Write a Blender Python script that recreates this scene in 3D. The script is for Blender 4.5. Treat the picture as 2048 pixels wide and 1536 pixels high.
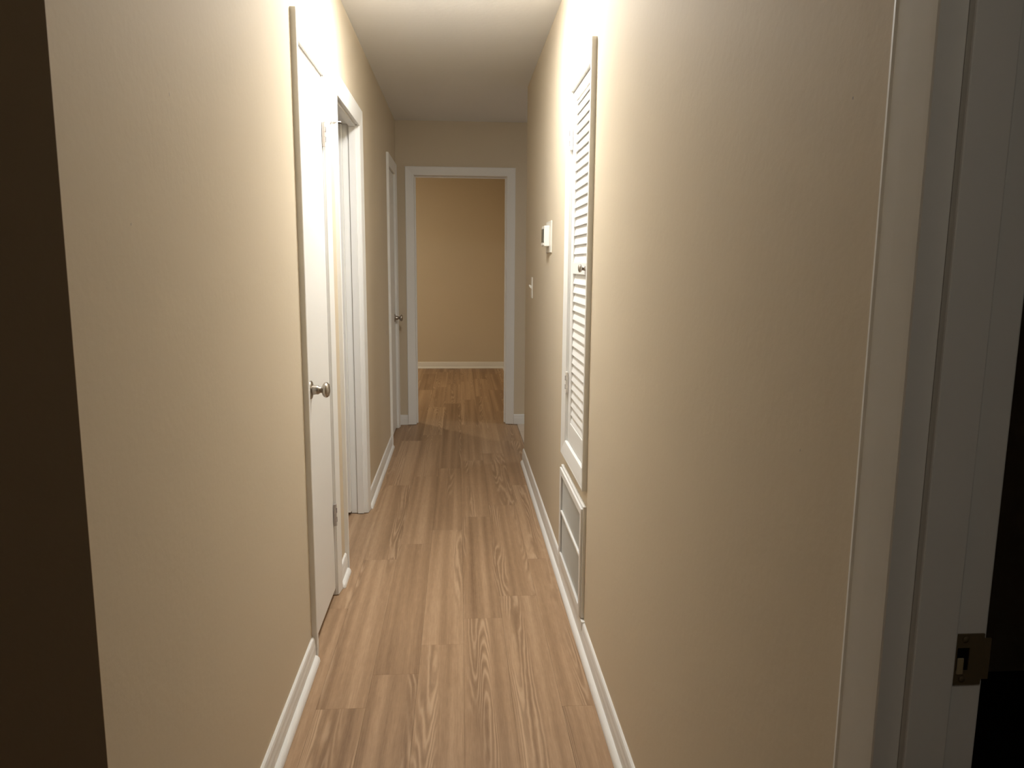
import bpy, bmesh, math, random
from mathutils import Vector, Matrix
random.seed(7)
for o in list(bpy.data.objects):
    bpy.data.objects.remove(o, do_unlink=True)
S = bpy.context.scene
COL = S.collection

# ------------------------------------------------------------------ camera
CAM_H, F_PX = 1.3352, 1524.4
PITCH, YAW, ROLL = 0.1568, 0.0699, 0.0077
fw = Vector((math.sin(YAW)*math.cos(PITCH), math.cos(YAW)*math.cos(PITCH), -math.sin(PITCH)))
rt = Vector((math.cos(YAW), -math.sin(YAW), 0)); up = rt.cross(fw)
r2 = math.cos(ROLL)*rt + math.sin(ROLL)*up
u2 = -math.sin(ROLL)*rt + math.cos(ROLL)*up
cd = bpy.data.cameras.new('camera'); cam = bpy.data.objects.new('camera', cd); COL.objects.link(cam)
m = Matrix.Identity(4)
for i in range(3):
    m[i][0], m[i][1], m[i][2] = r2[i], u2[i], -fw[i]
m[2][3] = CAM_H
cam.matrix_world = m
cd.sensor_fit = 'HORIZONTAL'; cd.sensor_width = 36; cd.lens = F_PX/2048*36; cd.clip_start = 0.02
S.camera = cam

# ------------------------------------------------------------------ world, exposure
w = bpy.data.worlds.new('world'); S.world = w; w.use_nodes = True
w.node_tree.nodes['Background'].inputs[0].default_value = (0, 0, 0, 1)
w.node_tree.nodes['Background'].inputs[1].default_value = 0
S.view_settings.view_transform = 'Standard'; S.view_settings.look = 'None'
S.view_settings.gamma = 1; S.view_settings.use_curve_mapping = False
S.view_settings.exposure = 0.0
HALL_LAMP = 128.0      # emission strength of the hall dome lamp
BED_LAMP = 126.0
SIDE_LAMP = 11.0
FRONT_FILL = 11.5  # strength of the added fill behind the camera

# ------------------------------------------------------------------ layout (metres; hall runs along +Y)
XL, XR = -0.5, 0.4387
H = 2.44
Y_END, Y_FAR = 6.276, 9.729
Y_NEARL = 1.021
Y_RTURN = 5.045
TL, TR, TE = 0.075, 0.1, 0.11

# ------------------------------------------------------------------ materials
def mat(name):
    m = bpy.data.materials.new(name); m.use_nodes = True
    nt = m.node_tree; b = nt.nodes['Principled BSDF']
    return m, nt, b
def N(nt, t, **kw):
    n = nt.nodes.new(t)
    for k, v in kw.items(): setattr(n, k, v)
    return n
def simple(name, col, rough=0.5, metal=0.0, spec=0.4, bump=None, var=0.0):
    m, nt, b = mat(name)
    b.inputs['Base Color'].default_value = (*col, 1)
    b.inputs['Roughness'].default_value = rough
    b.inputs['Metallic'].default_value = metal
    b.inputs['Specular IOR Level'].default_value = spec
    geo = N(nt, 'ShaderNodeNewGeometry')
    if var:
        n = N(nt, 'ShaderNodeTexNoise'); n.inputs['Scale'].default_value = 2.3; n.inputs['Detail'].default_value = 3
        nt.links.new(geo.outputs['Position'], n.inputs['Vector'])
        mx = N(nt, 'ShaderNodeMix', data_type='RGBA')
        mx.inputs['A'].default_value = (*[c*(1-var) for c in col], 1)
        mx.inputs['B'].default_value = (*[min(1, c*(1+var)) for c in col], 1)
        nt.links.new(n.outputs['Fac'], mx.inputs['Factor'])
        nt.links.new(mx.outputs['Result'], b.inputs['Base Color'])
    if bump:
        sc, st = bump
        n = N(nt, 'ShaderNodeTexNoise'); n.inputs['Scale'].default_value = sc; n.inputs['Detail'].default_value = 4
        nt.links.new(geo.outputs['Position'], n.inputs['Vector'])
        bp = N(nt, 'ShaderNodeBump'); bp.inputs['Strength'].default_value = st; bp.inputs['Distance'].default_value = 0.004
        nt.links.new(n.outputs['Fac'], bp.inputs['Height'])
        nt.links.new(bp.outputs['Normal'], b.inputs['Normal'])
    return m
M = {}
M['wall'] = simple('beige_wall_paint', (0.69, 0.597, 0.452), 0.7, spec=0.2, bump=(60, 0.12), var=0.02)
M['wall_front'] = simple('shade_darkened_front_paint', (0.35, 0.265, 0.172), 0.7, spec=0.2, bump=(60, 0.12), var=0.02)  # shade on the near left wall face is put into this darker colour
M['ceil'] = simple('white_ceiling_paint', (0.86, 0.86, 0.86), 0.9, spec=0.1, bump=(45, 0.2), var=0.02)
M['trim'] = simple('white_gloss_trim', (0.87, 0.86, 0.825), 0.5, spec=0.25, bump=(25, 0.05))
M['door'] = simple('white_door_paint', (0.87, 0.86, 0.825), 0.5, spec=0.25, bump=(30, 0.05), var=0.01)
M['hinge'] = simple('painted_hinge', (0.50, 0.45, 0.42), 0.4, spec=0.5, bump=(40, 0.05))
M['hingew'] = simple('white_painted_hinge', (0.76, 0.72, 0.66), 0.4, spec=0.5, bump=(40, 0.05))
M['hingep'] = simple('dull_painted_hinge', (0.62, 0.53, 0.47), 0.45, spec=0.4, bump=(40, 0.05))
M['nickel'] = simple('satin_nickel', (0.42, 0.38, 0.33), 0.32, metal=1.0, bump=(200, 0.03))
M['bronze'] = simple('worn_brass_plate', (0.16, 0.118, 0.062), 0.55, metal=0.15, bump=(90, 0.3), var=0.35)
M['brass'] = simple('brass_tongue', (0.45, 0.37, 0.22), 0.45, metal=0.2, bump=(90, 0.1))
M['dark'] = simple('dark_void', (0.01, 0.009, 0.008), 0.9, spec=0.0)
M['sub'] = simple('dark_underlay', (0.05, 0.035, 0.025), 0.9, spec=0.1)
M['plastic'] = simple('ivory_plastic', (0.83, 0.80, 0.72), 0.35, spec=0.5)
M['screen'] = simple('grey_lcd', (0.10, 0.10, 0.085), 0.25, spec=0.5)
M['rubber'] = simple('white_rubber', (0.75, 0.73, 0.70), 0.7)
M['fin'] = simple('grey_painted_fin', (0.76, 0.785, 0.775), 0.5, spec=0.3)
M['grey'] = simple('scuff_grey', (0.33, 0.31, 0.29), 0.7)
M['tile'] = simple('light_beige_tile', (0.62, 0.52, 0.42), 0.35, spec=0.4, bump=(20, 0.1), var=0.06)
M['grout'] = simple('tile_grout', (0.40, 0.34, 0.28), 0.9)

def lamp_mat(name, col, s):
    m, nt, b = mat(name)
    b.inputs['Base Color'].default_value = (0.8, 0.8, 0.78, 1)
    b.inputs['Emission Color'].default_value = (*col, 1)
    b.inputs['Emission Strength'].default_value = s
    return m
M['glow'] = lamp_mat('lit_hall_dome', (0.985, 0.98, 0.965), HALL_LAMP)
M['glow_bed'] = lamp_mat('lit_bedroom_dome', (1.0, 0.87, 0.65), BED_LAMP)
M['glow_front_fill'] = lamp_mat('dim_front_fill', (1.0, 0.93, 0.80), FRONT_FILL)
M['glow_side'] = lamp_mat('lit_side_dome', (0.93, 0.96, 1.0), SIDE_LAMP)

def wood():
    m, nt, b = mat('oak_plank_vinyl'); L = nt.links.new
    geo = N(nt, 'ShaderNodeNewGeometry'); info = N(nt, 'ShaderNodeObjectInfo')
    off = N(nt, 'ShaderNodeCombineXYZ')
    def mul(a, k):
        n = N(nt, 'ShaderNodeMath', operation='MULTIPLY'); L(a, n.inputs[0]); n.inputs[1].default_value = k; return n.outputs[0]
    L(mul(info.outputs['Random'], 53.0), off.inputs[0]); L(mul(info.outputs['Random'], 171.0), off.inputs[1])
    add = N(nt, 'ShaderNodeVectorMath', operation='ADD'); L(geo.outputs['Position'], add.inputs[0]); L(off.outputs[0], add.inputs[1])
    def noise(sx, sy, detail=2.0, dist=0.0, rough=0.5):
        mp = N(nt, 'ShaderNodeMapping'); mp.inputs['Scale'].default_value = (sx, sy, 1); L(add.outputs[0], mp.inputs['Vector'])
        n = N(nt, 'ShaderNodeTexNoise'); n.inputs['Scale'].default_value = 1; n.inputs['Detail'].default_value = detail
        n.inputs['Distortion'].default_value = dist; n.inputs['Roughness'].default_value = rough
        L(mp.outputs[0], n.inputs['Vector']); return n.outputs['Fac']
    def mrange(a, f0, f1, t0=0.0, t1=1.0, smooth=False):
        n = N(nt, 'ShaderNodeMapRange'); n.interpolation_type = 'SMOOTHSTEP' if smooth else 'LINEAR'
        L(a, n.inputs[0]); n.inputs[1].default_value = f0; n.inputs[2].default_value = f1
        n.inputs[3].default_value = t0; n.inputs[4].default_value = t1; return n.outputs[0]
    def mth(op, a, c):
        n = N(nt, 'ShaderNodeMath', operation=op); L(a, n.inputs[0])
        if isinstance(c, (int, float)): n.inputs[1].default_value = c
        else: L(c, n.inputs[1])
        return n.outputs[0]
    # cathedral grain: contour lines of a stretched field, only in a narrow band of the plank
    fld = noise(11, 0.62, 1.2, 0.15)
    wob = noise(60, 9.0, 2.0)
    ph = mth('ADD', mul(fld, 135.0), mul(wob, 4.5))
    sn = mth('SINE', ph, 0)
    mask = mth('MULTIPLY', mrange(noise(10, 0.22, 0.4), 0.50, 0.60, smooth=True), mrange(noise(14, 1.6, 1.0), 0.36, 0.56, smooth=True))
    cath = mth('MULTIPLY', mrange(sn, 0.15, 1.0), mask)
    rd = mth('MULTIPLY', mrange(sn, -0.1, -1.0), mask)
    broad = noise(26, 0.30, 1.5)            # long lighter / darker bands
    band2 = noise(11, 0.9, 2.0)
    fibre = noise(240, 9.0, 3.0, 0.0, 0.65)  # fine fibre
    mott = noise(70, 22.0, 4.0, 0.0, 0.7)
    tone = mth('ADD', mul(mrange(broad, 0.30, 0.70), 0.42), mul(mrange(band2, 0.3, 0.7), 0.16))
    tone = mth('ADD', tone, mul(mrange(fibre, 0.3, 0.7), 0.22))
    tone = mth('ADD', tone, mul(mott, 0.22))
    tone = mth('ADD', tone, mrange(info.outputs['Random'], 0, 1, -0.13, 0.11))
    ramp = N(nt, 'ShaderNodeValToRGB'); L(tone, ramp.inputs[0])
    e = ramp.color_ramp.elements
    e[0].position = 0.10; e[0].color = (0.225, 0.135, 0.075, 1)
    e[1].position = 0.92; e[1].color = (0.585, 0.405, 0.255, 1)
    x = e.new(0.5); x.color = (0.395, 0.255, 0.150, 1)
    mx = N(nt, 'ShaderNodeMix', data_type='RGBA'); L(mul(cath, 0.45), mx.inputs['Factor'])
    L(ramp.outputs[0], mx.inputs['A']); mx.inputs['B'].default_value = (0.66, 0.48, 0.32, 1)
    mx1 = N(nt, 'ShaderNodeMix', data_type='RGBA'); L(mul(rd, 0.38), mx1.inputs['Factor'])
    L(mx.outputs['Result'], mx1.inputs['A']); mx1.inputs['B'].default_value = (0.19, 0.112, 0.062, 1)
    # knots
    mp = N(nt, 'ShaderNodeMapping'); mp.inputs['Scale'].default_value = (4.2, 1.9, 1); L(add.outputs[0], mp.inputs['Vector'])
    vo = N(nt, 'ShaderNodeTexVoronoi'); vo.inputs['Scale'].default_value = 1; L(mp.outputs[0], vo.inputs['Vector'])
    sep = N(nt, 'ShaderNodeSeparateColor'); L(vo.outputs['Color'], sep.inputs[0])
    size = mrange(sep.outputs[0], 0.42, 1.0, 0.0, 0.10)
    kd = mth('SUBTRACT', size, vo.outputs['Distance'])
    kn = mrange(kd, 0.0, 0.035, 0, 0.7, True)
    mx2 = N(nt, 'ShaderNodeMix', data_type='RGBA'); L(kn, mx2.inputs['Factor'])
    L(mx1.outputs['Result'], mx2.inputs['A']); mx2.inputs['B'].default_value = (0.12, 0.07, 0.045, 1)
    L(mx2.outputs['Result'], b.inputs['Base Color'])
    L(mrange(fibre, 0.3, 0.7, 0.42, 0.55), b.inputs['Roughness'])
    b.inputs['Specular IOR Level'].default_value = 0.3
    bp = N(nt, 'ShaderNodeBump'); bp.inputs['Strength'].default_value = 0.12; bp.inputs['Distance'].default_value = 0.002
    L(fibre, bp.inputs['Height']); L(bp.outputs['Normal'], b.inputs['Normal'])
    return m
M['wood'] = wood()

# ------------------------------------------------------------------ helpers
def bx(bm, x0, x1, y0, y1, z0, z1, bev=0.0, seg=1):
    if x0 > x1: x0, x1 = x1, x0
    if y0 > y1: y0, y1 = y1, y0
    vs = [bm.verts.new((x, y, z)) for x in (x0, x1) for y in (y0, y1) for z in (z0, z1)]
    fs = [bm.faces.new([vs[i] for i in q]) for q in
          ((0, 1, 3, 2), (4, 6, 7, 5), (0, 4, 5, 1), (2, 3, 7, 6), (0, 2, 6, 4), (1, 5, 7, 3))]
    if bev:
        es = list({e for f in fs for e in f.edges})
        bmesh.ops.bevel(bm, geom=es, offset=bev, segments=seg, profile=0.5, affect='EDGES')
def obj(name, bm, material, parent=None, smooth=False):
    bmesh.ops.recalc_face_normals(bm, faces=bm.faces)
    me = bpy.data.meshes.new(name); bm.to_mesh(me); bm.free()
    if smooth:
        for p in me.polygons: p.use_smooth = True
    me.materials.append(M[material])
    o = bpy.data.objects.new(name, me); COL.objects.link(o)
    if parent: o.parent = parent
    return o
def box(name, ext, material, parent=None, bev=0.0, seg=1):
    bm = bmesh.new(); bx(bm, *ext, bev, seg); return obj(name, bm, material, parent)
def boxes(name, exts, material, parent=None, bev=0.0):
    bm = bmesh.new()
    for e in exts: bx(bm, *e, bev)
    return obj(name, bm, material, parent)
def tag(o, label, cat, kind=None, group=None):
    o['label'] = label; o['category'] = cat
    if kind: o['kind'] = kind
    if group: o['group'] = group
    return o
def empty(name, label, cat, kind=None, group=None):
    o = bpy.data.objects.new(name, None); COL.objects.link(o); o.empty_display_size = 0.05
    return tag(o, label, cat, kind, group)
def lathe(name, prof, origin, axis, material, parent, n=28):
    """prof: (distance along axis, radius)"""
    bm = bmesh.new(); ax = Vector(axis).normalized()
    t = Vector((0, 0, 1)) if abs(ax.z) < 0.9 else Vector((1, 0, 0))
    a = ax.cross(t).normalized(); c = ax.cross(a)
    rings = []
    for d, r in prof:
        if r < 1e-6: rings.append([bm.verts.new(Vector(origin)+ax*d)])
        else: rings.append([bm.verts.new(Vector(origin)+ax*d+(a*math.cos(k*2*math.pi/n)+c*math.sin(k*2*math.pi/n))*r) for k in range(n)])
    for p, q in zip(rings, rings[1:]):
        for k in range(n):
            l = (k+1) % n
            if len(p) == 1 and len(q) == 1: continue
            if len(p) == 1: bm.faces.new((p[0], q[k], q[l]))
            elif len(q) == 1: bm.faces.new((p[k], p[l], q[0]))
            else: bm.faces.new((p[k], p[l], q[l], q[k]))
    return obj(name, bm, material, parent, True)
def sweep(bm, rings):
    """rings: list of closed point lists, bridged and capped"""
    vs = [[bm.verts.new(p) for p in r] for r in rings]
    for p, q in zip(vs, vs[1:]):
        for k in range(len(p)):
            l = (k+1) % len(p); bm.faces.new((p[k], p[l], q[l], q[k]))
    bm.faces.new(vs[0]); bm.faces.new(vs[-1][::-1])

# wall-surface coordinate maps: (along, out, z) -> world
LEFT = lambda a, v, z: (XL+v, a, z)
RIGHT = lambda a, v, z: (XR-v, a, z)
END = lambda a, v, z: (a, Y_END-v, z)
def prof_casing(w, t):
    return [(0, 0), (0, t*0.50), (0.002, t*0.57), (0.008, t*0.62), (w*0.55, t*0.82), (w-0.010, t*0.94), (w-0.006, t), (w-0.002, t*0.97), (w, t*0.88), (w, 0)]
def casing(parent, mp, a0, a1, ztop, zbot=0.0, w=0.06, wh=None, t=0.018, bottom=False, floorgap=0.004):
    """mitred side and head boards; a0 < a1 are the inner edges"""
    wh = wh or w; P = prof_casing(w, t)
    for s, a in ((-1, a0), (1, a1)):
        bm = bmesh.new()
        lo = [mp(a+s*u, v, (zbot-u if bottom else zbot+floorgap)) for u, v in P]
        hi = [mp(a+s*u, v, ztop+u*wh/w) for u, v in P]
        sweep(bm, [lo, hi]); obj('side_casing', bm, 'trim', parent)
    bm = bmesh.new()
    sweep(bm, [[mp(a0-u, v, ztop+u*wh/w) for u, v in P], [mp(a1+u, v, ztop+u*wh/w) for u, v in P]]); obj('head_casing', bm, 'trim', parent)
    if bottom:
        bm = bmesh.new()
        sweep(bm, [[mp(a0-u, v, zbot-u) for u, v in P], [mp(a1+u, v, zbot-u) for u, v in P]]); obj('bottom_casing', bm, 'trim', parent)
BASE_T, SHOE = 0.012, 0.016
def baseboard(name, label, mp, a0, a1, shoe=True, h=0.084, s0=None, s1=None):
    P = [(0, 0.001), (BASE_T, 0.001), (BASE_T, h*0.60), (BASE_T*0.86, h*0.72), (BASE_T*0.80, h*0.86), (BASE_T*0.62, h*0.96), (BASE_T*0.3, h), (0, h)]
    bm = bmesh.new(); sweep(bm, [[mp(a0, v, z) for v, z in P], [mp(a1, v, z) for v, z in P]])
    o = obj(name, bm, 'trim'); tag(o, label, 'baseboard', 'structure')
    if shoe:
        q = [(BASE_T, 0.001)]+[(BASE_T+SHOE*math.cos(t), 0.001+0.020*math.sin(t)) for t in [k*math.pi/12 for k in range(7)]]
        bm = bmesh.new(); s0 = a0 if s0 is None else s0; s1 = a1 if s1 is None else s1
        rings = []
        for a, k in ((s0, 0.55), (s0+0.006, 0.9), (s0+0.012, 1), (s1-0.012, 1), (s1-0.006, 0.9), (s1, 0.55)):
            rings.append([mp(a, BASE_T+(v-BASE_T)*k, 0.001+(z-0.001)*k) for v, z in q])
        sweep(bm, rings); obj('shoe_moulding', bm, 'trim', o)
    return o

# ------------------------------------------------------------------ floor
sub = box('floor', (-3.4, 3.3, -2.8, 9.9, -0.08, -0.006), 'sub')
tag(sub, 'tan oak plank floor running along the hallway', 'floor', 'structure')
PW, PL, GAP, CH = 0.149, 1.177, 0.00015, 0.0004
def plank(x0, x1, y0, y1):
    if x1-x0 < 0.01 or y1-y0 < 0.02: return
    x0 += GAP; x1 -= GAP; y0 += GAP; y1 -= GAP
    bm = bmesh.new(); c = CH
    cx, cy = (x0+x1)/2, (y0+y1)/2
    def ring(i, z): return [(x0+i-cx, y0+i-cy, z), (x1-i-cx, y0+i-cy, z), (x1-i-cx, y1-i-cy, z), (x0+i-cx, y1-i-cy, z)]
    sweep(bm, [ring(0, -0.005), ring(0, -c), ring(c, 0)])
    o = obj('plank', bm, 'wood', sub); o.location = (cx, cy, 0)
JOINT = {-4: 2.84, -3: 2.155, -2: 2.343, -1: 2.533, 0: 2.729, 1: 2.921, 2: 2.131}
def rows(k0, k1, ya, yb, clip=None):
    for k in range(k0, k1):
        xa, xb = 0.012+PW*k, 0.012+PW*(k+1)
        if clip and k == k1-1: xb = clip
        j = JOINT.get(k, 2.3+0.37*k)
        y = j-math.ceil((j-ya)/PL)*PL
        while y < yb:
            plank(xa, xb, max(y, ya), min(y+PL, yb)); y += PL
rows(-9, 3, -2.6, Y_FAR, 0.48)
rows(-21, -9, 6.39, Y_FAR)
rows(-20, -9, -2.6, 1.0)
rows(4, 5, 6.39, Y_FAR, 0.70); plank(0.48, 0.012+PW*4, 6.39, 7.4); plank(0.48, 0.012+PW*4, 7.4, 8.57); plank(0.48, 0.012+PW*4, 8.57, Y_FAR)
# tiled floor of the side room past the turn
tf = box('floor', (0.482, 3.0, 3.5, Y_END, -0.0055, -0.002), 'grout')
tag(tf, 'light beige tiled floor seen past the far right corner', 'floor', 'structure')
for i in range(8):
    for j in range(9):
        x0, y1 = 0.485+i*0.305, Y_END-0.003-j*0.305
        box('tile', (x0, x0+0.30, y1-0.30, y1, -0.002, 0.001), 'tile', tf, 0.001)

# ------------------------------------------------------------------ ceiling and walls
tag(box('ceiling', (-3.4, 3.3, -2.8, 9.9, H, H+0.1), 'ceil'), 'plain white painted ceiling over the hallway', 'ceiling', 'structure')

D1 = dict(a0=2.516, a1=2.958, zt=2.013)
D2 = dict(a0=3.276, a1=3.988, zt=2.013)
D3 = dict(a0=5.552, a1=6.124, zt=2.015)
DE = dict(a0=-0.356, a1=0.386, zt=2.022)
LV = dict(a0=2.586, a1=3.022, zt=1.982, zb=0.622)
J = 0.018
def wall_run(axis_map, lo, hi, openings):
    """boxes for a wall with openings (a0,a1,z0,z1)"""
    out = []; a = lo
    for a0, a1, zs in openings:
        out.append(axis_map(a, a0, 0, H))
        z = 0
        for z0, z1 in zs:
            if z0 > z: out.append(axis_map(a0, a1, z, z0))
            z = z1
        out.append(axis_map(a0, a1, z, H)); a = a1
    out.append(axis_map(a, hi, 0, H))
    return out
wl = lambda a, b, z0, z1: (XL-TL, XL, a, b, z0, z1)
wr = lambda a, b, z0, z1: (XR, XR+TR, a, b, z0, z1)
we = lambda a, b, z0, z1: (a, b, Y_END, Y_END+TE, z0, z1)
tag(boxes('wall_left', wall_run(wl, Y_NEARL+0.0015, Y_END, [
    (D1['a0']-J, D1['a1']+J, [(0, D1['zt']+J)]), (D2['a0']-J, D2['a1']+J, [(0, D2['zt']+J)]), (D3['a0']-J, D3['a1']+J, [(0, D3['zt']+J)])]), 'wall'),
    'beige painted left wall of the hallway with three doorways', 'wall', 'structure')
NDY = 0.70   # far jamb face of the near right doorway
tag(boxes('wall_right', wall_run(wr, -2.6, Y_RTURN, [
    (-0.10-J, NDY+J, [(0, 2.03+J)]), (LV['a0']-J, LV['a1']+J, [(0.14, 0.455), (LV['zb']-J, LV['zt']+J)])]), 'wall'),
    'beige painted right wall of the hallway with louvered closet door', 'wall', 'structure')
tag(boxes('wall_end', wall_run(we, -3.3, 3.0, [(DE['a0']-J, DE['a1']+J, [(0, DE['zt']+J)])]), 'wall'),
    'taupe end wall around the bedroom doorway', 'wall', 'structure')
tag(box('wall_far', (-3.3, 0.585, Y_FAR, Y_FAR+0.1, 0, H), 'wall'), 'tan far bedroom wall seen through the open doorway', 'wall', 'structure')
tag(box('wall_bedroom_right', (0.585, 0.685, Y_END+TE, Y_FAR+0.1, 0, H), 'wall'), 'right wall of the far bedroom', 'wall', 'structure')
tag(box('wall_bedroom_left', (-3.4, -3.3, Y_END, Y_FAR+0.1, 0, H), 'wall'), 'left wall of the far bedroom', 'wall', 'structure')
tag(boxes('wall_near', [(-3.3, XL-TL, Y_NEARL+0.0015, Y_NEARL+0.1, 0, H), (-3.3, XL, Y_NEARL, Y_NEARL+0.0015, 0, H)], 'wall_front'), 'wall face at the left edge, shade put into its brown colour', 'wall', 'structure')
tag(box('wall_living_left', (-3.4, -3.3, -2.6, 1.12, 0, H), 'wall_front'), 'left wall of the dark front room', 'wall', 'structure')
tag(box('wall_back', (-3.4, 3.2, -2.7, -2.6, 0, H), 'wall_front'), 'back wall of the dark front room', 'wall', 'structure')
hid = [('wall_side_room_right', (3.0, 3.1, -2.6, Y_END+TE, 0, H), 'right wall of the side rooms'),
       ('wall_side_room_near', (XR+TR, 3.0, 3.4, 3.5, 0, H), 'near wall of the tiled side room'),
       ('wall_right_room_far', (XR+TR, 3.0, 2.25, 2.35, 0, H), 'far wall of the dark right room'),
       ('wall_closet_back', (1.25, 1.3, 2.35, 3.4, 0, H), 'back wall of the louvered closet'),
       ('wall_linen_back', (-1.2, -1.15, 1.12, 3.1, 0, H), 'back wall of the linen closet'),
       ('wall_linen_side', (-1.15, XL-TL, 3.08, 3.14, 0, H), 'side wall of the linen closet'),
       ('wall_left_room_left', (-3.4, -3.3, 1.12, Y_END, 0, H), 'left wall of the dark left room'),
       ('wall_left_room_far', (-3.3, XL-TL, 5.3, 5.38, 0, H), 'far wall of the dark left room')]
for n, e, l in hid: tag(box(n, e, 'wall'), l, 'wall', 'structure')

# ------------------------------------------------------------------ baseboards
baseboard('baseboard_left', 'white baseboard along the left wall before the first door', LEFT, Y_NEARL, 2.452, s1=2.452)
baseboard('baseboard_left', 'short white baseboard between the first two left doors', LEFT, 3.024, 3.208)
baseboard('baseboard_left', 'white baseboard along the left wall past the open doorway', LEFT, 4.056, 5.486)
bb = baseboard('baseboard_right', 'white baseboard along the right wall nearest the camera', RIGHT, 0.77, 2.50, s1=Y_RTURN-0.03)
baseboard('baseboard_right', 'white baseboard along the right wall past the grille', RIGHT, 3.10, Y_RTURN, shoe=False, h=0.09)
box('flat_board', (XR-BASE_T, XR, 2.50, 3.10, 0.001, 0.088), 'trim', bb)
baseboard('baseboard_end', 'short white baseboard left of the bedroom doorway', END, XL, -0.426, shoe=False)
baseboard('baseboard_end', 'white baseboard right of the bedroom doorway', END, 0.456, 3.0, shoe=False)
FAR = lambda a, v, z: (a, Y_FAR-v, z)
baseboard('baseboard_far', 'white baseboard on the far bedroom wall', FAR, -3.3, 0.585)
BR = lambda a, v, z: (0.585-v, a, z)
baseboard('baseboard_bedroom', 'white baseboard on the bedroom right wall', BR, Y_END+TE+0.02, Y_FAR-0.03, h=0.088)

# ------------------------------------------------------------------ doors
def jamb_left(par, d, stop=None):
    x0, x1 = XL-TL-0.004, XL+0.002
    for a, b in ((d['a0']-J, d['a0']), (d['a1'], d['a1']+J)): box('jamb', (x0, x1, a, b, 0.004, d['zt']), 'trim', par, 0.001)
    box('head_jamb', (x0, x1, d['a0']-J, d['a1']+J, d['zt'], d['zt']+J), 'trim', par, 0.001)
    if stop:
        s0, s1 = stop; t = 0.011
        box('door_stop', (s0, s1, d['a0'], d['a0']+t, 0.004, d['zt']-t), 'trim', par, 0.001)
        box('door_stop', (s0, s1, d['a1']-t, d['a1'], 0.004, d['zt']-t), 'trim', par, 0.001)
        box('door_stop', (s0, s1, d['a0'], d['a1'], d['zt']-t, d['zt']), 'trim', par, 0.001)
def door_knob(par, y, z, x, s=1.0):
    k = lathe('knob', [(0.040, 0.0), (0.040, 0.012*s), (0.0415, 0.0185*s), (0.045, 0.0235*s), (0.051, 0.0265*s), (0.057, 0.0255*s), (0.062, 0.0205*s), (0.0645, 0.012*s), (0.065, 0)], (x, y, z), (1, 0, 0), 'nickel', par, 32)
    lathe('neck', [(0.003, 0.0), (0.003, 0.017), (0.012, 0.0165), (0.020, 0.0155), (0.026, 0.0155), (0.029, 0.0135), (0.033, 0.0105), (0.041, 0.0105), (0.041, 0)], (x, y, z), (1, 0, 0), 'nickel', k, 28)
    lathe('rosette', [(0, 0), (0, 0.0315), (0.003, 0.0315), (0.006, 0.0285), (0.008, 0.020), (0.009, 0.017), (0.009, 0)], (x, y, z), (1, 0, 0), 'nickel', k, 32)
def hinge(par, x, y, z0, z1, sx, material, leaf_a, leaf_b):
    """barrel at (x,y); two leaves lying flat on the surfaces either side"""
    h = (z1-z0); bm = bmesh.new()
    o = lathe('hinge', [(0, 0), (0, 0.0062), (h*0.19, 0.0062), (h*0.19, 0.004), (h*0.205, 0.004), (h*0.205, 0.0062), (h*0.40, 0.0062), (h*0.40, 0.004), (h*0.415, 0.004), (h*0.415, 0.0062), (h*0.6, 0.0062), (h*0.6, 0.004), (h*0.615, 0.004), (h*0.615, 0.0062), (h*0.8, 0.0062), (h*0.8, 0.004), (h*0.815, 0.004), (h*0.815, 0.0062), (h, 0.0062), (h, 0)], (x, y, z0), (0, 0, 1), material, par, 14)
    for p in o.data.polygons: p.use_smooth = False
    box('hinge_leaf', (x-0.004*sx-0.0015, x-0.004*sx+0.0015, y-leaf_a, y, z0, z1), material, o, 0.0005)
    box('hinge_leaf', (x-0.0005, x+0.0015, y+0.001, y+leaf_b, z0, z1), material, o, 0.0005)
    for k in (0.29, 0.71):
        box('slot', (x+sx*0.0052, x+sx*0.0068, y-0.0022, y+0.0018, z0+h*(k-0.11), z0+h*(k+0.11)), 'sub', o)
    return o
# first left door: closed closet door
d1 = empty('door_1', 'closed white flush closet door with round nickel knob, nearest on the left', 'door', 'structure')
jamb_left(d1, D1)
box('door_slab', (XL-0.036, XL-0.001, D1['a0']+0.003, D1['a1']-0.003, 0.034, D1['zt']-0.004), 'door', d1, 0.0015)
casing(d1, LEFT, D1['a0']-0.003, D1['a1']+0.003, D1['zt']+0.003-0.008, w=0.060, wh=0.078)
door_knob(d1, 2.575, 0.909, XL-0.001)
h1 = hinge(d1, XL+0.007, 2.952, 1.756, 1.840, 1, 'hingep', 0.010, 0.004)
hinge(d1, XL+0.007, 2.952, 0.299, 0.387, 1, 'hinge', 0.010, 0.004)
# hinge pin door stop with bumper
hs = lathe('hinge_pin_stop', [(0, 0), (0, 0.0018), (0.062, 0.0018), (0.062, 0)], (XL+0.007, 2.952, 1.846), (0.985, 0.16, 0), 'rubber', h1, 10)
lathe('pin_cap', [(0, 0), (0, 0.006), (0.006, 0.006), (0.009, 0.004), (0.010, 0)], (XL+0.007, 2.952, 1.840), (0, 0, 1), 'hingew', hs, 12)
lathe('bumper', [(0, 0), (0, 0.005), (0.003, 0.009), (0.010, 0.009), (0.013, 0.005), (0.018, 0.0045), (0.018, 0)], (XL+0.007+0.985*0.028, 2.952+0.16*0.028, 1.846), (0.985, 0.16, 0), 'rubber', hs, 14)
lathe('adjuster', [(0, 0), (0, 0.005), (0.004, 0.007), (0.007, 0.003), (0.007, 0)], (XL+0.007+0.02, 2.954, 1.841), (0.9, 0.4, -0.1), 'rubber', hs, 12)
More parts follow.
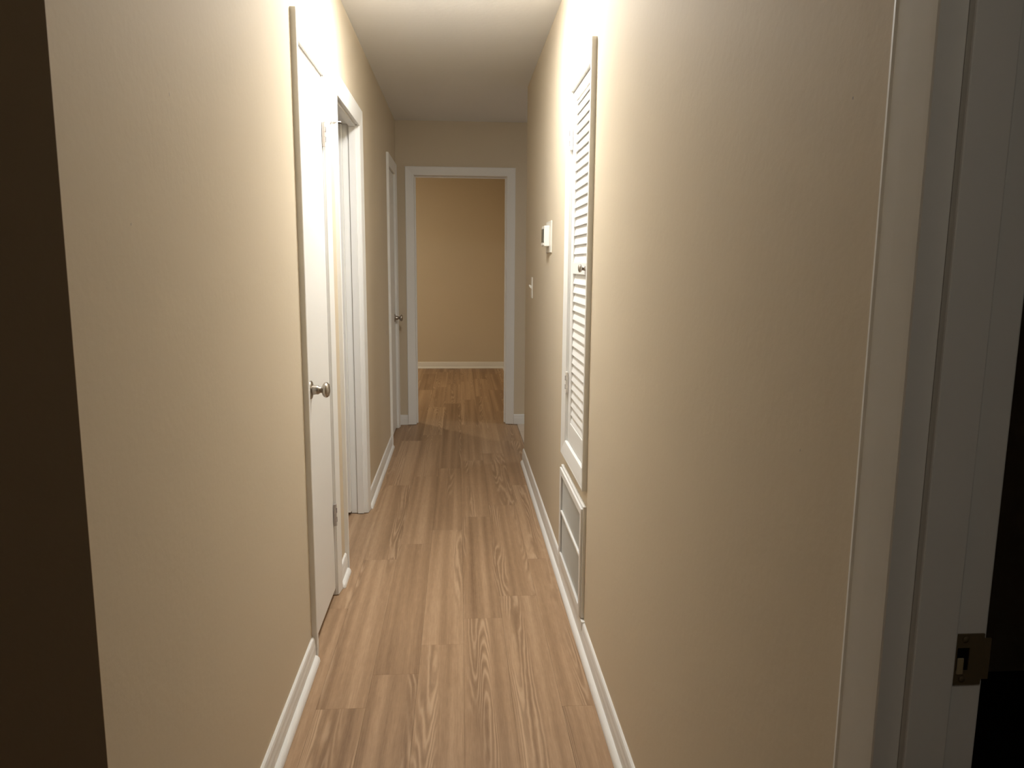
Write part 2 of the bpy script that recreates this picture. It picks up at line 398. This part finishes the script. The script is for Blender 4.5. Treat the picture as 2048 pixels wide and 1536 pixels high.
# arc scuff left by the bumper on the slab
bm = bmesh.new(); pts = [(2.862, 1.885), (2.864, 1.87), (2.872, 1.852), (2.885, 1.838), (2.898, 1.829), (2.908, 1.825)]
for (a, z), (b, y) in zip(pts, pts[1:]):
    q = [bm.verts.new((XL+0.0002, u, v)) for u, v in ((a, z+0.0012), (b, y+0.0014), (b, y-0.0016), (a, z-0.0010))]; bm.faces.new(q)
obj('scuff_mark', bm, 'grey', d1)

# second left door: open doorway, leaf swung into the dark room
d2 = empty('door_2', 'open doorway on the left wall with white leaf swung into the dark room', 'door', 'structure')
jamb_left(d2, D2, (XL-0.045, XL-0.012))
casing(d2, LEFT, D2['a0']-0.003, D2['a1']+0.003, D2['zt']-0.006, w=0.060, wh=0.080)
leaf = box('door_leaf', (-1.285, XL-TL-0.002, 3.946, 3.981, 0.02, D2['zt']-0.004), 'door', d2, 0.0015)
bm = bmesh.new()
for z, s in ((1.02, .012), (1.005, .016), (0.99, .008), (0.975, .014), (0.955, .010), (0.94, .006)):
    x = -0.588-random.random()*0.02; q = [bm.verts.new((x+p, 3.9455, z+r)) for p, r in ((0, 0), (-s, 0.004), (-s*0.9, 0.006), (0.001, 0.0025))]; bm.faces.new(q)
obj('scuff_mark', bm, 'grey', leaf)

# third left door: closed, beside the end wall
d3 = empty('door_3', 'closed white door with dark round knob in the far left corner', 'door', 'structure')
jamb_left(d3, D3)
box('door_slab', (XL-0.040, XL-0.006, D3['a0']+0.003, D3['a1']-0.003, 0.025, D3['zt']-0.004), 'door', d3, 0.0015)
casing(d3, LEFT, D3['a0']-0.003, D3['a1']+0.003, D3['zt']-0.003, w=0.060, wh=0.078)
door_knob(d3, 6.055, 0.905, XL-0.006)

# bedroom doorway at the end of the hall
d4 = empty('trim_1', 'white casing and jamb around the bedroom doorway at the hall end', 'door frame', 'structure')
y0, y1 = Y_END-0.002, Y_END+TE+0.004
for a, b in ((DE['a0']-J, DE['a0']), (DE['a1'], DE['a1']+J)): box('jamb', (a, b, y0, y1, 0.004, DE['zt']), 'trim', d4, 0.001)
box('head_jamb', (DE['a0']-J, DE['a1']+J, y0, y1, DE['zt'], DE['zt']+J), 'trim', d4, 0.001)
for e in ((DE['a0'], DE['a0']+0.011, 0.004, DE['zt']-0.011), (DE['a1']-0.011, DE['a1'], 0.004, DE['zt']-0.011), (DE['a0'], DE['a1'], DE['zt']-0.011, DE['zt'])):
    box('door_stop', (e[0], e[1], Y_END+0.05, Y_END+0.085, e[2], e[3]), 'trim', d4, 0.001)
casing(d4, END, DE['a0']-0.002, DE['a1']+0.002, DE['zt']+0.001, w=0.066, wh=0.066)

# near right doorway: casing, jamb, stop and strike plate at the frame edge
d5 = empty('trim_2', 'white door jamb with old strike plate at the dark right edge', 'door frame', 'structure')
casing(d5, RIGHT, -0.10-0.003, NDY-0.003, 2.03, w=0.064)
JX0, JX1 = XR-0.002, XR+TR+0.003
box('jamb', (JX0, JX1, NDY, NDY+J, 0.004, 2.03), 'trim', d5, 0.002, 2)
box('jamb', (JX0, JX1, -0.10-J, -0.10, 0.004, 2.03), 'trim', d5, 0.002, 2)
box('head_jamb', (JX0, JX1, -0.10-J, NDY+J, 2.03, 2.03+J), 'trim', d5, 0.001)
box('door_stop', (0.458, 0.503, NDY-0.011, NDY, 0.004, 2.03), 'trim', d5, 0.002, 2)
box('door_stop', (0.458, 0.503, -0.10, -0.10+0.011, 0.004, 2.03), 'trim', d5, 0.002, 2)
# strike plate: plate with a D-shaped hole, lip and spring tongue
sx0, sx1, sz0, sz1 = 0.5065, 0.5385, 0.907, 0.963; hx0, hx1, hz0, hz1 = 0.5105, 0.5235, 0.923, 0.948; yp = NDY-0.0018
bm = bmesh.new()
for e in ((sx0, sx1, hz1, sz1), (sx0, sx1, sz0, hz0), (sx0, hx0, hz0, hz1), (hx1, sx1, hz0, hz1)):
    bx(bm, e[0], e[1], yp, NDY+0.0005, e[2], e[3])
bx(bm, sx1, XR+TR+0.0075, yp, yp+0.0014, 0.913, 0.958)
sp = obj('strike_plate', bm, 'bronze', d5); sp['label'] = 'dark worn brass strike plate'
box('latch_hole', (hx0, hx1, NDY-0.0006, NDY-0.0001, hz0, hz1), 'dark', sp)
box('tongue', (hx0+0.0005, hx0+0.0075, yp-0.0012, yp+0.0006, hz0-0.004, hz0+0.014), 'brass', sp, 0.0006)
for z in (0.9575, 0.9135): lathe('screw', [(0, 0), (0, 0.0035), (0.001, 0.003), (0.001, 0)], (0.518, yp, z), (0, -1, 0), 'bronze', sp, 12)

# ------------------------------------------------------------------ louvered closet door
lv = empty('door_4', 'white louvered closet door with small knob on the right wall', 'door', 'structure')
a0, a1, zt, zb = LV['a0'], LV['a1'], LV['zt'], LV['zb']
for a, b in ((a0-J, a0), (a1, a1+J)): box('jamb', (XR-0.002, XR+TR, a, b, zb, zt), 'trim', lv, 0.001)
box('head_jamb', (XR-0.002, XR+TR, a0-J, a1+J, zt, zt+J), 'trim', lv, 0.001)
box('sill', (XR-0.010, XR+TR, a0, a1, zb-J, zb), 'trim', lv, 0.003, 2)
casing(lv, RIGHT, a0-0.003, a1+0.003, zt+0.002, zb-0.004, w=0.060, wh=0.062, bottom=True)
DX0, DX1 = XR+0.001, XR+0.030
st = 0.062; da, db = a0+0.003, a1-0.003
box('stile', (DX0, DX1, da, da+st, zb+0.004, zt-0.003), 'door', lv, 0.0015)
box('stile', (DX0, DX1, db-st, db, zb+0.004, zt-0.003), 'door', lv, 0.0015)
box('top_rail', (DX0, DX1, da+st, db-st, 1.938, zt-0.003), 'door', lv, 0.0015)
box('middle_rail', (DX0, DX1, da+st, db-st, 1.297, 1.341), 'door', lv, 0.0015)
box('bottom_rail', (DX0, DX1, da+st, db-st, zb+0.004, 0.708), 'door', lv, 0.0015)
PITCHZ = 0.0346
smesh = None
def slat(zlow):
    global smesh
    if smesh is None:
        bm = bmesh.new(); t = 0.0032; q = [(0.0, 0.0008), (0.0, 0.003), (0.0118, 0.050), (0.0154, 0.050), (0.0042, 0.0), (0.001, 0.0)]
        sweep(bm, [[(x, -(db-da-2*st)/2, z) for x, z in q], [(x, (db-da-2*st)/2, z) for x, z in q]])
        o = obj('slat', bm, 'door', lv); smesh = o.data
    else:
        o = bpy.data.objects.new('slat', smesh); COL.objects.link(o); o.parent = lv
    o.location = (DX0+0.003, (da+db)/2, zlow)
for k in range(17): slat(1.926-PITCHZ*k-0.001)
slat(1.3415)
for k in range(16): slat(1.26-PITCHZ*k-0.001)
slat(0.7085)
kb = lathe('knob', [(0.012, 0), (0.012, 0.0075), (0.014, 0.0125), (0.018, 0.0142), (0.022, 0.0125), (0.0245, 0.007), (0.025, 0)], (DX0, 2.668, 1.320), (-1, 0, 0), 'nickel', lv, 24)
lathe('neck', [(0, 0), (0, 0.0085), (0.004, 0.0075), (0.013, 0.006), (0.013, 0)], (DX0, 2.668, 1.320), (-1, 0, 0), 'nickel', kb, 20)
for z0, z1 in ((1.768, 1.856), (0.821, 0.905)):
    hg = hinge(lv, XR-0.006, a1-0.002, z0, z1, -1, 'hingew', 0.014, 0.003)

# ------------------------------------------------------------------ return air grille
gr = empty('return_air_grille', 'grey finned return air grille in a white frame under the louvered door', 'air vent')
G0, G1, GZ0, GZ1 = 2.522, 3.096, 0.092, 0.502
i0, i1, iz0, iz1 = 2.552, 3.058, 0.130, 0.466
def ring_frame(name, ya, yb, za, zb_, wy0, wy1, wz0, wz1, x0, x1, par, material='trim'):
    bm = bmesh.new()
    bx(bm, x0, x1, ya, wy0, za, zb_, 0.001); bx(bm, x0, x1, wy1, yb, za, zb_, 0.001)
    bx(bm, x0, x1, wy0, wy1, za, wz0, 0.001); bx(bm, x0, x1, wy0, wy1, wz1, zb_, 0.001)
    return obj(name, bm, material, par)
ring_frame('back_frame', G0, G1, GZ0, GZ1, i0-0.006, i1+0.006, iz0-0.006, iz1+0.006, XR-0.011, XR, gr)
ring_frame('front_frame', G0+0.008, G1-0.004, GZ0+0.004, GZ1-0.010, i0, i1, iz0, iz1, XR-0.018, XR-0.0112, gr)
box('divider_bar', (XR-0.0165, XR-0.004, i0, i1, 0.304, 0.314), 'trim', gr, 0.001)
def fins(za, zb_, bend):
    bm = bmesh.new(); n = 56
    for k in range(n):
        y = i0+0.005+(i1-i0-0.01)*k/(n-1); b = random.uniform(-1, 1)*(0.004 if bend and y > 2.85 else 0.0006)
        vs = [bm.verts.new(p) for p in ((XR-0.010, y+0.0063, za), (XR-0.010, y+0.0075, za), (XR-0.002, y+0.0006, za), (XR-0.002, y-0.0006, za),
              (XR-0.010, y+0.0063+b, zb_), (XR-0.010, y+0.0075+b, zb_), (XR-0.002, y+0.0006, zb_), (XR-0.002, y-0.0006, zb_))]
        for q in ((0, 1, 2, 3), (4, 7, 6, 5), (0, 4, 5, 1), (1, 5, 6, 2), (2, 6, 7, 3), (3, 7, 4, 0)): bm.faces.new([vs[i] for i in q])
    o = obj('fin_panel', bm, 'fin', gr); o['kind'] = 'stuff'; o['label'] = 'fine grey vertical fins'
fins(0.314, iz1, False); fins(iz0, 0.304, True)
box('backing', (XR+0.03, XR+0.034, i0-0.01, i1+0.01, iz0-0.01, iz1+0.01), 'fin', gr)

# ------------------------------------------------------------------ thermostat and switch
th = empty('thermostat', 'white boxy thermostat on a wall plate beside the louvered door', 'thermostat')
box('wall_plate', (XR-0.006, XR, 3.635, 3.835, 1.388, 1.537), 'plastic', th, 0.0015, 2)
tb = box('body', (XR-0.032, XR-0.006, 3.69, 3.80, 1.418, 1.515), 'plastic', th, 0.003, 3)
box('display', (XR-0.0365, XR-0.032, 3.700, 3.765, 1.437, 1.500), 'screen', tb, 0.0006)
box('button_cover', (XR-0.035, XR-0.032, 3.70, 3.79, 1.424, 1.434), 'plastic', tb, 0.0006)
sw = empty('light_switch', 'white toggle light switch near the far end of the right wall', 'light switch')
box('switch_plate', (XR-0.005, XR, 4.553, 4.623, 1.131, 1.255), 'plastic', sw, 0.0018, 2)
bm = bmesh.new(); sweep(bm, [[(XR-0.005, 4.583, 1.184), (XR-0.005, 4.593, 1.184), (XR-0.005, 4.593, 1.204), (XR-0.005, 4.583, 1.204)],
                             [(XR-0.020, 4.5845, 1.203), (XR-0.020, 4.5915, 1.203), (XR-0.019, 4.5915, 1.212), (XR-0.019, 4.5845, 1.212)]])
obj('toggle', bm, 'plastic', sw)
for z in (1.160, 1.226): lathe('screw', [(0, 0), (0, 0.003), (0.001, 0.0024), (0.0012, 0)], (XR-0.005, 4.588, z), (-1, 0, 0), 'plastic', sw, 10)

# ------------------------------------------------------------------ lamps
def ceiling_lamp(label, x, y, glow, r=0.15):
    o = empty('ceiling_light', label, 'ceiling light')
    lathe('pan', [(0, 0), (0, r+0.012), (0.016, r+0.012), (0.018, r), (0.018, 0)], (x, y, H), (0, 0, -1), 'trim', o, 40)
    lathe('dome', [(0.0182, 0), (0.0182, r-0.004), (0.028, r-0.006), (0.036, r*0.93), (0.042, r*0.82), (0.047, r*0.5), (0.049, 0)], (x, y, H), (0, 0, -1), glow, o, 40)
ceiling_lamp('lit flush dome lamp on the hall ceiling', -0.02, 2.95, 'glow')
ceiling_lamp('warm dome lamp on the bedroom ceiling', -1.8, 8.05, 'glow_bed')
ceiling_lamp('dome lamp on the tiled side room ceiling', 2.3, 5.55, 'glow_side', 0.32)
ceiling_lamp('dim fill dome added out of view behind the camera', 0.28, -0.42, 'glow_front_fill')  # unseen fill, added to brighten the near right jamb

# small nicks and scuffs on the walls
wlo = bpy.data.objects['wall_left']; wro = bpy.data.objects['wall_right']
def nick(par, mp, a, z, w, h, lean):
    bm = bmesh.new()
    vs = [bm.verts.new(mp(a+u, 0.0004, z+v)) for u, v in ((-w/2+lean, h/2), (w/2+lean, h/2), (w/2, -h/2), (-w/2, -h/2))]
    bm.faces.new(vs); obj('scuff_mark', bm, 'grey', par)
for a, z, w_, h_, l in ((5.33, 0.855, 0.012, 0.030, -0.012), (1.42, 1.62, 0.0016, 0.006, 0.0), (1.225, 1.39, 0.002, 0.004, 0.001), (1.03, 0.60, 0.0012, 0.003, 0.0)):
    nick(wlo, LEFT, a, z, w_, h_, l)
for a, z, w_, h_, l in ((0.93, 1.10, 0.0015, 0.003, 0.0), (0.86, 1.52, 0.002, 0.003, 0.0)):
    nick(wro, RIGHT, a, z, w_, h_, l)
